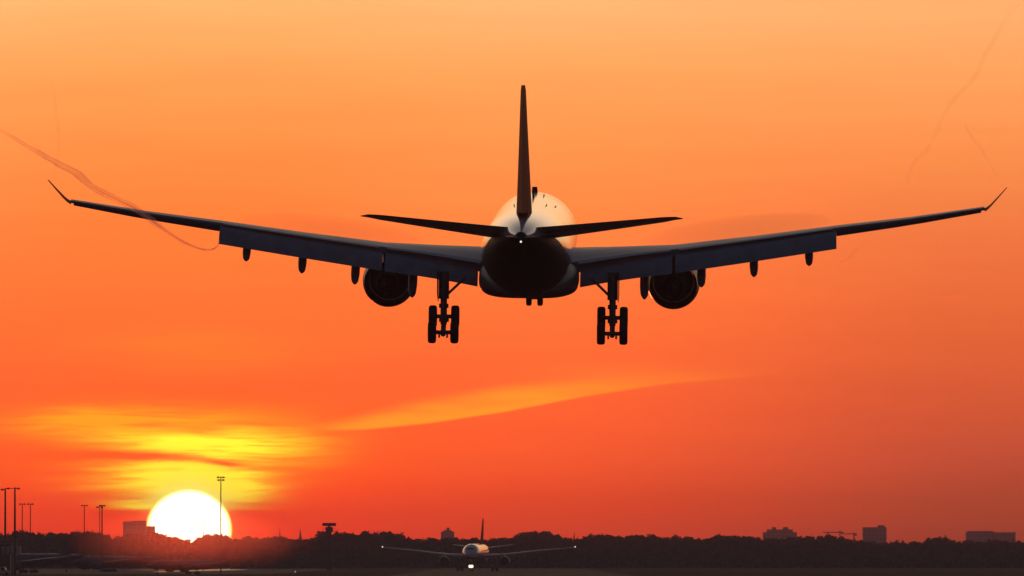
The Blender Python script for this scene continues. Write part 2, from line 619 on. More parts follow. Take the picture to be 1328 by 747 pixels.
def airliner(label, landing, winglets, lights, fin_mat):
    global FLEX
    FLEX = 0.0 if landing else 1.15
    root = empty('airliner', (0, 0, 0), label, 'airliner')
    # fuselage
    st_ = [(0.0, -0.58, -0.64, 0.03), (0.15, -0.3, -0.95, 0.4), (0.5, 0.05, -1.25, 0.78), (1.5, 0.78, -1.82, 1.35), (3, 1.7, -2.3, 1.98), (5, 2.45, -2.65, 2.5),
           (7, 2.74, -2.79, 2.74), (9, 2.82, -2.82, 2.82), (20, 2.82, -2.82, 2.82), (30, 2.82, -2.82, 2.82), (38, 2.82, -2.82, 2.82), (42, 2.82, -2.5, 2.77), (46, 2.80, -1.8, 2.52),
           (49, 2.74, -1.12, 2.18), (51.5, 2.66, -0.52, 1.85), (53.5, 2.55, 0.0, 1.52), (55.5, 2.36, 0.58, 1.10), (57.2, 2.12, 1.08, 0.70), (58.4, 1.93, 1.38, 0.36)]
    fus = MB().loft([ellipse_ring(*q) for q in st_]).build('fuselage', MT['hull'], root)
    MB().lathe(P(0, 58.38, 1.655), (0, -1, 0.05), [(0, 0.25), (0.22, 0.25)], 20).build('exhaust_pipe', MT['dark'], fus)
    bm_ = MB()
    for s_ in (-1, 1):
        for (x0, s0, z0, x1, s1, z1) in ((0.08, 2.05, 1.05, 0.85, 2.15, 1.0), (0.95, 2.3, 0.98, 1.55, 3.1, 0.85)):
            bm_.add([P(s_ * x0, s0 - 0.1, z0 + 0.02), P(s_ * x1, s1 - 0.12, z1), P(s_ * x1 * 0.93, s1 + 0.55, z1 + 0.55), P(s_ * x0, s0 + 0.62, z0 + 0.52)], [(0, 1, 2, 3)])
    bm_.build('windshield', MT['glass'], fus)
    # belly fairing
    bf = [(16.5, -2.4, -2.75, 1.0), (18.5, -1.6, -3.05, 2.55), (21, -1.0, -3.2, 3.0), (25, -0.85, -3.27, 3.16), (30, -0.9, -3.27, 3.16), (33.5, -1.1, -3.15, 2.98), (36.5, -1.6, -2.9, 2.4), (39.5, -2.3, -2.72, 1.0)]
    MB().loft([ellipse_ring(*q, 48, 3.4) for q in bf]).build('belly_fairing', MT['belly'], root)
    defl = 30 if landing else 4
    for sg in (-1, 1):
        # wing box
        rings = []
        for x in [WING[0][0], 2.8, 4.4, 6.0, 7.6, 9.2, 11.7, 14.3, 17, 19.5, 21.8, 24, 26.3, 28.6]:
            _, s0, z0, ch, tw, th = wing_at(x)
            rings.append(place(foil(0, 0.76, th), sg * x, s0, z0, ch, tw))
        wing = MB().loft(rings).build('wing', MT['wing'], root)
        if winglets:
            rr_ = []
            for x, s0, z0, ch, th in ((28.6, 35.85, 2.74, 2.4, 0.09), (28.78, 36.05, 2.86, 2.25, 0.07), (29.0, 36.5, 3.08, 1.95, 0.05), (29.45, 37.3, 3.62, 1.45, 0.045), (29.95, 38.2, 4.24, 0.8, 0.04)):
                sec = foil(0, 1, th, 0.0)
                rr_.append([P(sg * (x - pz * ch * 0.7), s0 + px * ch, z0 + pz * ch * 0.7) for px, pz in sec])
            MB().loft(rr_).build('winglet', MT['fin'], root)
        else:
            MB().loft([place(foil(0, 1, 0.1), sg * 28.6, 35.85, 2.74 - FLEX, 2.4, -1.5), place(foil(0, 1, 0.08), sg * 29.6, 36.8, 2.92 - FLEX, 1.5, -1.5), place(foil(0, 1, 0.05), sg * 30.1, 37.7, 3.02 - FLEX, 0.6, -1.5)]).build('wing_tip', MT['wing'], root)
        # spoilers: thin panels closing the wing's trailing edge above the flap
        for x0, x1 in ((3.1, 9.0), (9.5, 19.2)):
            rr_ = []
            for k in range(4):
                x = x0 + (x1 - x0) * k / 3
                _, s0, z0, ch, tw, th = wing_at(x)
                up = foil(0, 0.76, th)[0]
                pp = place([(0.752, up[1] + 0.001), (0.752, up[1] - 0.008), (0.81, up[1] - 0.017), (0.81, up[1] - 0.012)], sg * x, s0, z0, ch, tw)
                rr_.append(pp)
            MB().loft(rr_).build('spoiler', MT['wing'], root)
        # flaps
        for x0, x1, c0, c1 in ((3.25, 9.1, 1.75, 2.2), (9.3, 19.4, 2.2, 2.15)):
            rr_ = []
            for k in range(6):
                f = k / 5
                x = x0 + (x1 - x0) * f
                _, s0, z0, ch, tw, th = wing_at(x)
                q = wing_point(x, 0.79 if landing else 0.74, -0.012 * ch if landing else 0.01 * ch)
                c = (c0 + (c1 - c0) * f) if landing else ch * 0.26
                rr_.append(place(foil(0, 1, 0.15 if landing else 0.1, 0.03), sg * x, q[0], q[1], c, tw + defl))
            MB().loft(rr_).build('flap', MT['flap'], root)
        # ailerons (drooped on the approach)
        rr_ = []
        for k in range(6):
            x = 19.41 + 8.96 * k / 5
            _, s0, z0, ch, tw, th = wing_at(x)
            q = wing_point(x, 0.765, 0.008 * ch)
            rr_.append(place(foil(0, 1, 0.19, 0.0), sg * x, q[0], q[1], ch * 0.27, tw + (17 if landing else 1)))
        MB().loft(rr_).build('aileron', MT['near_black'] if landing else MT['wing'], root)  # near-black when landing, wing grey at rest
        # flap-track fairings
        for x, L, r in ((7.35, 4.9, 0.29), (10.95, 4.25, 0.28), (14.25, 3.85, 0.27), (17.7, 3.5, 0.26)):
            _, s0, z0, ch, tw, th = wing_at(x)
            q = wing_point(x, 0.50, -0.05 * ch)
            rr_ = []
            for f, w, h in ((0, 0.05, 0.05), (0.1, 0.55, 0.6), (0.3, 0.95, 1.0), (0.55, 1, 1.15), (0.78, 1.0, 1.1), (0.9, 0.85, 0.85), (0.96, 0.45, 0.5), (1.0, 0.06, 0.08)):
                d = f * L
                if landing:
                    drop = 0.10 * d + (0.52 * max(0, f - 0.42) * L)
                else:
                    drop = 0.06 * d
                rr_.append([P(sg * x + r * w * math.cos(t), q[0] + d, q[1] - 0.1 - drop + 1.25 * r * h * math.sin(t)) for t in [2 * math.pi * k / 14 for k in range(14)]])
            MB().loft(rr_).build('flap_fairing', MT['belly'], root)
        # engine
        ex, ez, es = sg * 9.17, -2.56, 17.6
        o = P(ex, es, ez)
        ax = Vector((0, -1, -0.02))
        en = MB().lathe(o, ax, [(0.25, 1.22), (0.05, 1.32), (0.0, 1.38), (0.1, 1.47), (0.6, 1.60), (1.6, 1.69), (3.0, 1.70), (4.4, 1.62), (5.3, 1.52), (5.32, 1.49)], 40, cap=False).build('engine', MT['cowl'], root)
        MB().lathe(o, ax, [(5.32, 1.49), (4.6, 1.47), (3.2, 1.46), (2.0, 1.35), (0.9, 1.27), (0.3, 1.22), (0.25, 1.22)], 40, cap=False).build('duct', MT['near_black'], en)
        MB().lathe(o, ax, [(1.6, 1.3), (1.62, 1.3)], 32).build('fan', MT['near_black'], en)
        MB().lathe(o, ax, [(1.0, 0.05), (1.3, 0.3), (1.6, 0.42)], 20).build('spinner', MT['near_black'], en)
        MB().lathe(o, ax, [(2.0, 1.0), (4.0, 1.05), (5.3, 0.95), (6.6, 0.66), (6.62, 0.60), (5.6, 0.62), (5.5, 0.1)], 32, cap=False).build('core_cowl', MT['near_black'], en)
        MB().lathe(o, ax, [(5.2, 0.45), (6.4, 0.42), (7.3, 0.22), (7.9, 0.03)], 20).build('exhaust_cone', MT['near_black'], en)
        rr_ = []
        for s_, zt, zb, w in ((19.2, -0.95, -1.15, 0.08), (20.5, -0.66, -1.15, 0.2), (23, -0.56, -1.3, 0.24), (26.0, -0.66, -1.3, 0.24), (28.0, -0.8, -1.15, 0.12)):
            rr_.append([P(ex + w, s_, zt), P(ex - w, s_, zt), P(ex - w, s_, zb), P(ex + w, s_, zb)])
        MB().loft(rr_).build('pylon', MT['cowl'], root)
        # tailplane
        rr_ = []
        for x, s0, z0, ch, th in ((0.6, 48.9, 1.30, 6.3, 0.12), (2.0, 49.9, 1.52, 5.45, 0.12), (5.5, 52.2, 2.04, 4.0, 0.11), (8.6, 54.35, 2.51, 2.7, 0.09), (9.3, 55.1, 2.63, 1.9, 0.06), (9.75, 56.1, 2.70, 0.5, 0.05)):
            rr_.append(place(foil(0, 1, th, -0.01), sg * x, s0, z0, ch, -7.0 if landing else -1.0))
        MB().loft(rr_).build('tailplane', MT['white'], root)
        # main gear
        gx, gs = sg * 5.34, SREF
        pz = -4.93 if landing else -4.9
        tl = rad(28) if landing else 0.0
        gear = MB().tube([P(gx, gs - 0.2, -1.6), P(gx, gs, -3.3)], 0.33, 16).tube([P(gx, gs, -3.2), P(gx, gs, pz)], 0.21, 14)
        gear.tube([P(gx - 0.30, gs, -3.75), P(gx + 0.30, gs, -3.75)], 0.14, 10).tube([P(gx, gs + 0.24, -3.35), P(gx, gs + 0.42, -4.05), P(gx, gs + 0.22, pz + 0.25)], 0.07, 8)
        gear = gear.build('landing_gear', MT['steel'], root)
        MB().tube([P(gx - sg * 0.15, gs, -3.1), P(gx - sg * 1.35, gs - 0.1, -1.95)], 0.085, 10).build('side_brace', MT['steel'], gear)
        MB().loft([[P(gx + sg * 0.36, gs - 0.9, -1.5), P(gx + sg * 0.42, gs - 0.9, -1.5), P(gx + sg * 0.42, gs + 1.0, -1.5), P(gx + sg * 0.36, gs + 1.0, -1.5)],
                   [P(gx + sg * 0.36, gs - 0.7, -2.95), P(gx + sg * 0.42, gs - 0.7, -2.95), P(gx + sg * 0.42, gs + 0.75, -2.95), P(gx + sg * 0.36, gs + 0.75, -2.95)],
                   [P(gx + sg * 0.33, gs - 0.2, -3.45), P(gx + sg * 0.38, gs - 0.2, -3.45), P(gx + sg * 0.38, gs + 0.2, -3.45), P(gx + sg * 0.33, gs + 0.2, -3.45)]]).build('gear_door', MT['belly'], gear)
        bo = MB()
        fwd = Vector((0, math.cos(tl), math.sin(tl)))
        piv = P(gx, gs, pz)
        bo.tube([piv - fwd * 1.25, piv + fwd * 1.2], 0.17, 10)
        for d in (-0.99, 0.99):
            q = piv + fwd * d
            bo.tube([q - Vector((0.55, 0, 0)), q + Vector((0.55, 0, 0))], 0.13, 10)
            bo.box(q + Vector((0.25, -0.12, -0.2)), (0.12, 0.3, 0.28)).box(q + Vector((-0.25, -0.12, -0.2)), (0.12, 0.3, 0.28))
        bo.build('bogie', MT['steel'], gear)
        for d in (-0.99, 0.99):
            for w_ in (-0.71, 0.71):
                q = piv + fwd * d + Vector((w_, 0, 0))
                MB().lathe(q, (1, 0, 0), [(-0.20, 0.36), (-0.25, 0.42), (-0.26, 0.55), (-0.235, 0.64), (-0.16, 0.695), (0, 0.705), (0.16, 0.695), (0.235, 0.64), (0.26, 0.55), (0.25, 0.42), (0.20, 0.36), (0.12, 0.30), (-0.12, 0.30)], 32).build('wheel', MT['rubber'], gear)
    # fin with rudder
    def fin_ring(z, le, te, t, c0, c1):
        sec = foil(c0, c1, t, 0.0)
        return [P(pz * (te - le), le + px * (te - le), z) for px, pz in sec]
    fs = [(2.2, 44.2, 54.2, 0.10), (2.9, 45.6, 54.35, 0.108), (5, 47.6, 54.85, 0.105), (7.8, 50.5, 55.75, 0.10), (10.35, 53.0, 56.6, 0.09), (10.68, 53.6, 56.65, 0.075)]
    MB().loft([fin_ring(z, a_, b_, t, 0, 0.71) for z, a_, b_, t in fs]).build('fin', fin_mat, root)
    MB().loft([fin_ring(z, a_, b_, t * 0.97, 0.715, 1.0) for z, a_, b_, t in fs[1:]]).build('rudder', fin_mat, root)
    # nose gear
    nz = -4.25 if landing else -5.06
    ng = MB().tube([P(0, 6.6, -2.4), P(0, 6.75, nz)], 0.14, 12).tube([P(-0.4, 6.75, nz), P(0.4, 6.75, nz)], 0.1, 10).build('nose_gear', MT['steel'], root)
    for w_ in (-0.37, 0.37):
        MB().lathe(P(w_, 6.75, nz), (1, 0, 0), [(-0.16, 0.25), (-0.19, 0.38), (-0.15, 0.5), (0, 0.53), (0.15, 0.5), (0.19, 0.38), (0.16, 0.25)], 26).build('wheel', MT['rubber'], ng)
    for w_ in (-0.62, 0.62):
        MB().box(P(w_, 6.0, -2.95), (0.05, 1.8, 0.75)).build('gear_door', MT['belly'], ng)
    if lights:
        for w_ in (-0.32, 0.32):
            MB().ball(P(w_, 6.15, -4.05), (0.40, 0.2, 0.46)).build('landing_light', MT['lamp'], ng)
        MB().box(P(0, 5.9, -3.42), (1.9, 1.2, 0.08)).build('light_shield', MT['steel'], ng)  # added panel that keeps the lamps' light off the belly
        for sg in (-1, 1):
            MB().ball(P(sg * 29.6, 36.7, 3.05 - FLEX), 0.19).build('tip_light', MT['tiplamp'], root)
    # antennas, beacon
    for (x0, s_, h, w) in ((0, 9.0, 0.34, 0.2), (0.12, 21.0, 0.35, 0.07), (0, 40, 0.25, 0.04), (1.1, 30, 0.1, 0.03), (1.6, 24, 0.1, 0.03), (-0.9, 33, 0.12, 0.03), (0.7, 15, 0.12, 0.04)):
        zb = math.sqrt(2.82 ** 2 - x0 ** 2) - 0.05
        MB().loft([[P(x0 - w, s_ - 0.3, zb), P(x0 + w, s_ - 0.3, zb), P(x0 + w, s_ + 0.4, zb), P(x0 - w, s_ + 0.4, zb)],
                   [P(x0 - w * 0.8, s_, zb + h + 0.05), P(x0 + w * 0.8, s_, zb + h + 0.05), P(x0 + w * 0.8, s_ + 0.35, zb + h + 0.05), P(x0 - w * 0.8, s_ + 0.35, zb + h + 0.05)]]).build('antenna', MT['dark'], root)
    if landing:
        MB().ball(P(0, 58.62, 1.33), (0.06, 0.05, 0.06)).build('tail_light', MT['tiplamp'], root)
    return root


# the airliner on short final
A1 = airliner('large airliner seen from behind, flying low with flaps and landing gear down', True, True, False, MT['fin'])
view_el = math.atan((HOR - 320.5) / F)
pitch = view_el + rad(2.1)
R = (Matrix.Rotation(rad(-1.1), 3, 'Z') @ Matrix.Rotation(pitch, 3, 'X') @ Matrix.Rotation(rad(0.5), 3, 'Y'))
A1.rotation_euler = R.to_euler()
A1.location = at(685.5, 320.5, 579.0) - R @ Vector((0, 0, BASE))

# the airliner taxiing toward the camera
A2 = airliner('white airliner on the ground facing the camera with bright nose light', False, False, True, MT['fin'])
p = at(617, 0, 2800)
A2.location = (p.x + 0.5, 2800, 0.0)
A2.rotation_euler = (0, 0, rad(180 - 4.2))

# parked jets at the left
GP = 'jets parked on the apron at left'
for i, (px, Y, rz, sc, lab) in enumerate((
        (104, 2480, 118, 0.62, 'parked jet with pale fin, left of the building beside the sun'),
        (199, 2700, 112, 0.55, 'parked jet with its fin just left below the setting sun'),
        (296, 2350, 121, 0.42, 'smaller parked jet with dark fin right below the setting sun'))):
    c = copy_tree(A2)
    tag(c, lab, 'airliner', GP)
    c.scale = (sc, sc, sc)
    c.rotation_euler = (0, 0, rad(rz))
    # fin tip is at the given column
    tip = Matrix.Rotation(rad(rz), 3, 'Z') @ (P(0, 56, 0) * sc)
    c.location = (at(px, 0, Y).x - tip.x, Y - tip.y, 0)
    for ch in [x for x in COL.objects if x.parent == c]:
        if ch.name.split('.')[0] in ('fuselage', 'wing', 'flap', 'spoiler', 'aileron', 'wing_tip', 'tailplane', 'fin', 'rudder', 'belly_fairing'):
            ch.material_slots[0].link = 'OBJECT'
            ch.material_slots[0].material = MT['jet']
        if ch.name.startswith('tip_light'):
            bpy.data.objects.remove(ch)
        elif ch.name.startswith('nose_gear'):
            for q in [x for x in COL.objects if x.parent == ch and x.name.startswith('landing_light')]:
                bpy.data.objects.remove(q)

# ------------------------------------------------------------------ vapour
def vapour_mat(name, dens, col):
    m = bpy.data.materials.new(name)
    m.use_nodes = True
    t = m.node_tree
    t.nodes.clear()
    v = t.nodes.new('ShaderNodeVolumePrincipled')
    v.inputs['Color'].default_value = (*col, 1)
    v.inputs['Density'].default_value = dens
    v.inputs['Anisotropy'].default_value = 0.2
    o = t.nodes.new('ShaderNodeOutputMaterial')
    t.links.new(v.outputs[0], o.inputs['Volume'])
    return m


VM = vapour_mat('vapour', 0.11, (0.8, 0.78, 0.78))
VM2 = vapour_mat('thin_vapour', 0.030, (0.8, 0.78, 0.78))


def trail(label, pts, m, wob=0.0, n=60, core=0, core_mat=None):
    """pts = (px, py, Y, radius in photo px); Catmull-Rom through them"""
    q = [(at(a_, b_, c_), d_ * c_ / F) for a_, b_, c_, d_ in pts]
    P_, R_ = [], []
    for i in range(len(q) - 1):
        p0, p1, p2, p3 = q[max(i - 1, 0)], q[i], q[i + 1], q[min(i + 2, len(q) - 1)]
        k = max(3, n // len(q))
        for j in range(k):
            t = j / k
            v = [0.5 * ((2 * b_) + (-a_ + c_) * t + (2 * a_ - 5 * b_ + 4 * c_ - d_) * t * t + (-a_ + 3 * b_ - 3 * c_ + d_) * t ** 3) for a_, b_, c_, d_ in zip(p0[0], p1[0], p2[0], p3[0])]
            P_.append(Vector(v))
            R_.append(p1[1] + (p2[1] - p1[1]) * t)
    P_.append(q[-1][0])
    R_.append(q[-1][1])
    if wob:
        for i, v in enumerate(P_):
            f = i / len(P_)
            v.x += wob * f * math.sin(i * 0.5 + 1)
            v.z += wob * f * math.sin(i * 0.33)
            R_[i] *= 1 + 0.10 * math.sin(i * 1.3) + 0.06 * math.sin(i * 0.37)
    R_[-1] *= 0.3
    # the vortex is hollow: a thick skin round a clear core
    A = MB().tube(P_, R_, 14, cap=False)
    B = MB().tube(P_, [r_ * 0.62 for r_ in R_], 14, cap=False)
    k = len(A.v)
    A.add(B.v, [tuple(reversed(f)) for f in B.f])
    e = k - 14
    A.f += [(i_, (i_ + 1) % 14, k + (i_ + 1) % 14, k + i_) for i_ in range(14)]
    A.f += [(e + (i_ + 1) % 14, e + i_, k + e + i_, k + e + (i_ + 1) % 14) for i_ in range(14)]
    o = A.build('vapour_trail', m)
    if core:
        MB().tube(P_[:core], [r_ * 0.58 * (1 - q_ / (core - 0.9)) ** 0.8 for q_, r_ in enumerate(R_[:core])], 10).build('core', core_mat, o)
    return tag(o, label, 'vapour trail', 'vapour trails shed by the landing airliner')


trail('thick twisting vapour trail curling from the left flap edge up past the left winglet',
      [(285, 312, 572, 1.2), (281, 320, 566, 1.6), (272, 324, 558, 2.0), (258, 322, 548, 2.4), (235, 312, 530, 3.0), (205, 292, 510, 4.0), (180, 274, 490, 4.5), (150, 258, 470, 4.8), (122, 243, 450, 5.0), (100, 225, 430, 5.2), (75, 213, 410, 4.0), (58, 203, 390, 3.6), (30, 186, 360, 3.0), (0, 168, 330, 2.2), (-40, 150, 300, 1.2)], VM, 0.05, 60, 40, vapour_mat('dense_vapour', 0.55, (0.8, 0.78, 0.78)))
trail('short loose strand of vapour crossing above the left winglet tip',
      [(90, 222, 420, 2.2), (70, 212, 412, 2.5), (58, 205, 405, 2.5), (50, 192, 398, 2.0), (42, 188, 392, 1.0)], VM, 0.03)
trail('thin upright vapour trail rising from the left winglet tip',
      [(66, 231, 571, 0.8), (70, 222, 555, 1.6), (74, 205, 530, 2.0), (76, 180, 500, 2.2), (75, 160, 470, 2.2), (70, 130, 430, 2.0), (66, 100, 400, 1.2)], VM2, 0.04)
trail('thin vapour trail rising from the right winglet tip',
      [(1302, 241, 571, 0.6), (1292, 226, 555, 1.4), (1280, 205, 530, 1.8), (1270, 188, 505, 2.0), (1258, 174, 480, 1.8), (1252, 160, 450, 1.2)], VM2, 0.04)
trail('long faint vapour trail slanting up to the top right corner of sky',
      [(1176, 240, 520, 2.2), (1184, 214, 500, 2.8), (1205, 190, 480, 3.0), (1226, 146, 450, 3.0), (1244, 122, 425, 3.2), (1266, 98, 400, 3.2), (1280, 66, 370, 3.0), (1298, 38, 340, 3.0), (1322, 2, 310, 2.5)], VM2, 0.05)
trail('short wisp of vapour just below the right flap end',
      [(1078, 341, 560, 0.8), (1095, 339, 552, 1.4), (1103, 333, 545, 1.5), (1108, 326, 538, 1.5), (1116, 320, 530, 1.0), (1130, 313, 525, 0.4)], VM, 0.0)

# thin condensation over each wing
CM = vapour_mat('wing_condensation', 0.030, (0.72, 0.68, 0.78))
for px, py, rx, lab in ((430, 297, 6.2, 'left'), (955, 297, 6.2, 'right')):
    b = MB()
    c = at(px, py + 2, 590)
    tilt = 0.115 if px < 684 else -0.115
    RM = Matrix.Rotation(tilt, 3, 'Y')
    b.ball((0, 0, 0), (rx, 4.0, 0.95), 24, 14)
    b.v = [tuple(c + RM @ Vector(v)) for v in b.v]
    tag(b.build('condensation_cloud', CM), 'faint sheet of condensation over the top of the %s wing' % lab, 'condensation', 'condensation over the wings')

# ------------------------------------------------------------------ lamp masts
def mast(px, py, Y, r, arms, label, group):
    top = at(px, py, Y)
    root = empty('floodlight_mast', (top.x, Y, 0), label, 'light mast', group)
    h = top.z
    MB().tube([(0, 0, 0), (0, 0, h * 0.5), (0, 0, h)], [r * 1.2, r, r * 0.7], 10).build('pole', MT['mast'], root)
    k = Y / F
    for (dx0, dx1, dz) in arms:
        MB().box(((dx0 + dx1) / 2 * k, 0, h - dz * k), (abs(dx1 - dx0) * k, 0.2, 0.14)).build('crossbar', MT['mast'], root)
        for e_ in (dx0, dx1):
            if abs(e_) > 0.5:
                MB().loft([[(e_ * k + a_ * 0.28, b_ * 0.3, h - dz * k + 0.2) for a_, b_ in ((-1, -1), (1, -1), (1, 1), (-1, 1))],
                           [(e_ * k + a_ * 0.4, b_ * 0.42, h - dz * k - 0.2) for a_, b_ in ((-1, -1), (1, -1), (1, 1), (-1, 1))]]).build('lamp', MT['dark'], root)
    return root


GM = 'floodlight masts on the apron'
mast(7, 633, 2250, 0.26, [(-4, 0, 2.0)], 'tall mast nearest the left edge with one arm to its left', GM)
mast(19.5, 632, 2250, 0.27, [(-9, 4.5, 1.5)], 'thick tall mast with long arm bridging toward the leftmost mast', GM)
mast(29, 653, 2900, 0.17, [(-3, 3, 0.8)], 'thin mast, first one right of the two tall masts', GM)
mast(39.5, 653, 2900, 0.17, [(-3, 3, 0.8)], 'thin mast, second one right of the two tall masts', GM)
mast(109.5, 655, 2900, 0.17, [(-3, 3, 0.8)], 'lone thin mast standing behind the fin of the parked jet', GM)
mast(129.5, 657, 2700, 0.15, [(-3, 3, 0.8)], 'slightly shorter mast of the close pair left of the sun', GM)
mast(132.5, 655, 2650, 0.22, [(-2.5, 3, 0.8)], 'slightly taller mast of the close pair left of the sun', GM)
mast(286.5, 618, 2450, 0.17, [(-3.5, 3.5, 1.0), (-3.0, 3.0, 4.6)], 'tallest mast with double lamp head in front of the right edge of sun', GM)
mast(264, 675, 2900, 0.13, [], 'short bare thin pole in front of the sun disc', None)


# ------------------------------------------------------------------ buildings far off
def far_building(px0, px1, py, Y, depth, m, label, roofs=(), rz=0.0, windows=(6, 4), cat='building', name='building'):
    a_, b_ = at(px0, py, Y), at(px1, py, Y)
    w, h = b_.x - a_.x, a_.z
    root = empty(name, ((a_.x + b_.x) / 2, Y, 0), label, cat, None, rz)
    MB().box((0, 0, h / 2), (w, depth, h)).build('wall', m, root, False)
    MB().box((0, 0, h + 0.2), (w + 0.5, depth + 0.5, 0.4)).build('roof', MT['slate'], root, False)
    for (x0, x1, y0) in roofs:
        q0, q1 = at(x0, y0, Y), at(x1, y0, Y)
        MB().box(((q0.x + q1.x) / 2 - root.location.x, 0, (h + q0.z) / 2 + 0.2), (q1.x - q0.x, depth * 0.5, q0.z - h)).build('roof_block', m, root, False)
    nx_, nz_ = windows
    for i in range(nx_):
        for j in range(nz_):
            ww, hh = w / nx_ * 0.5, 1.4
            z = h - 2.2 - j * 3.2
            if z > 1:
                MB().box((-w / 2 + w * (i + 0.5) / nx_, -depth / 2 - 0.03, z), (ww, 0.12, hh)).build('window', MT['window'], root, False)
    return root


far_building(160, 190, 677, 8000, 14, MT['concrete'], 'hazy flat block behind trees, partly cutting the sun', [(172, 190, 675.5)], windows=(5, 4))
far_building(190.5, 201, 683, 8020, 14, MT['concrete'], 'lower hazy block whose right wall cuts the left edge of sun', [], windows=(2, 3))
far_building(572, 589, 690, 7500, 10, MT['brick'], 'small hazy building with stepped roof left of the taxiing jet', [(575, 586, 688), (579, 583, 684.5)], windows=(4, 2))
far_building(989, 1033, 691, 7300, 16, MT['concrete'], 'low hazy building with two roof boxes above the right woods', [(994, 1028, 687), (1001, 1006, 684), (1015, 1022, 684)], windows=(8, 2))
far_building(1118.5, 1149, 684.5, 7000, 15, MT['concrete'], 'square hazy tower block right of the construction crane', [(1138, 1147, 681.5)], windows=(6, 5))
far_building(1252, 1316, 691, 7200, 18, MT['concrete'], 'long low hazy building near the right edge', [(1254, 1288, 689)], windows=(12, 2))


def church(px, py, Y, label, w=3.2):
    t = at(px, py, Y)
    root = empty('church_tower', (t.x, Y, 0), label, 'church tower')
    h = t.z
    MB().box((0, 0, h * 0.35), (w, w, h * 0.7)).build('wall', MT['brick'], root, False)
    MB().loft([[(a_ * w * 0.5, b_ * w * 0.5, h * 0.7) for a_, b_ in ((-1, -1), (1, -1), (1, 1), (-1, 1))],
               [(a_ * w * 0.28, b_ * w * 0.28, h * 0.78) for a_, b_ in ((-1, -1), (1, -1), (1, 1), (-1, 1))],
               [(a_ * 0.08, b_ * 0.08, h) for a_, b_ in ((-1, -1), (1, -1), (1, 1), (-1, 1))]]).build('spire', MT['slate'], root, False)
    for z in (0.6, 0.5):
        MB().box((0, -w / 2 - 0.04, h * z), (0.9, 0.12, 1.6)).build('window', MT['window'], root, False)
    return root


church(363, 683, 7000, 'thinner pointed spire, left one of two above the trees', 1.9)
church(389.5, 685, 7000, 'broader tower with spire, right one of two above the trees', 2.7)
church(744.5, 690, 4300, 'slender tower top in the tree gap past the taxiing jet wing tip', 1.5)

# ground radar tower
t = at(427, 678, 3000)
rt = empty('radar_tower', (t.x, 3000, 0), 'ground radar tower with wide flat head above the trees', 'radar tower')
k = 3000 / F
h = t.z
MB().loft([[(a_ * 0.8, b_ * 0.8, 0) for a_, b_ in ((-1, -1), (1, -1), (1, 1), (-1, 1))], [(a_ * 0.7, b_ * 0.7, h - 3.0) for a_, b_ in ((-1, -1), (1, -1), (1, 1), (-1, 1))]]).build('shaft', MT['mast'], rt, False)
MB().box((0, 0, h - 2.2), (2.4, 2.4, 1.6)).build('cabin', MT['mast'], rt, False)
MB().tube([(0, 0, h - 1.5), (0, 0, h - 1.0)], 0.45).build('pedestal', MT['mast'], rt)
an = MB().loft([[(x_, 0.55 * c_, h - 0.55 + 0.5 * s_) for c_, s_ in [(math.cos(q * math.pi / 4), math.sin(q * math.pi / 4)) for q in range(8)]] for x_ in (-2.25, -2.1, 2.1, 2.25)]).build('antenna', MT['mast'], rt)
rl = MB()
for a_ in (-1.9, -0.65, 0.65, 1.9):
    rl.tube([(a_, -1.9, h - 2.95), (a_, -1.9, h - 2.0)], 0.04, 6)
rl.box((0, -1.9, h - 2.0), (4.0, 0.07, 0.07)).box((0, 0, h - 3.0), (4.2, 4.2, 0.12))
rl.build('balcony', MT['mast'], rt, False)

# construction cranes
def crane(px, py, Y, x0, x1, label):
    t = at(px, py, Y)
    k = Y / F
    root = empty('tower_crane', (t.x, Y, 0), label, 'crane', 'construction cranes beyond the woods')
    MB().box((0, 0, t.z / 2), (0.9, 0.9, t.z)).build('mast', MT['mast'], root, False)
    z = t.z - 1.4
    MB().box(((x0 + x1) / 2 * k, 0, z), ((x1 - x0) * k, 0.7, 0.7)).build('jib', MT['mast'], root, False)
    MB().box((x1 * k - 1.0, 0, z - 0.9), (1.8, 1.0, 1.4)).build('counterweight', MT['concrete'], root, False)
    return root


crane(1089, 688, 7200, -22, 5, 'left tower crane standing beyond the right woods')
crane(1107, 690, 7200, -12, 4, 'right tower crane with its heavy end near the tower block')

# terminal pier, boarding bridge and van at the left edge
tb = at(-40, 706, 2300)
e1 = at(13, 706, 2300)
root = empty('terminal_building', ((tb.x + e1.x) / 2, 2312, 0), 'dark flat terminal pier at the left edge', 'terminal')
w = e1.x - tb.x
MB().box((0, 0, e1.z / 2), (w, 22, e1.z)).build('wall', MT['slate'], root, False)
MB().box((0, 0, e1.z + 0.2), (w + 1.2, 23.5, 0.4)).build('roof', MT['concrete'], root, False)
for i in range(4):
    MB().box((-w / 2 + w * (i + 0.5) / 4, -11.05, e1.z * 0.62), (w / 4 * 0.8, 0.15, 1.8)).build('window', MT['window'], root, False)
jb = at(21, 713, 2280)
root = empty('boarding_bridge', (jb.x, 2280, 0), 'grey passenger boarding bridge cab on legs beside the pier', 'boarding bridge')
MB().box((0, 0, jb.z), (2.4, 3.0, 2.0)).build('cab', MT['van'], root, False)
MB().box((-1.9, 6.0, jb.z - 0.05), (1.9, 11.0, 1.9), rad(14)).build('tunnel', MT['concrete'], root, False)
for x_ in (-0.9, 0.9):
    MB().tube([(x_, 0, 0.35), (x_, 0, jb.z - 1.0)], 0.16).build('leg', MT['mast'], root)
    MB().lathe((x_, 0, 0.4), (1, 0, 0), [(-0.15, 0.3), (-0.15, 0.4), (0.15, 0.4), (0.15, 0.3)], 16).build('wheel', MT['rubber'], root)
vb = at(1, 735, 2150)
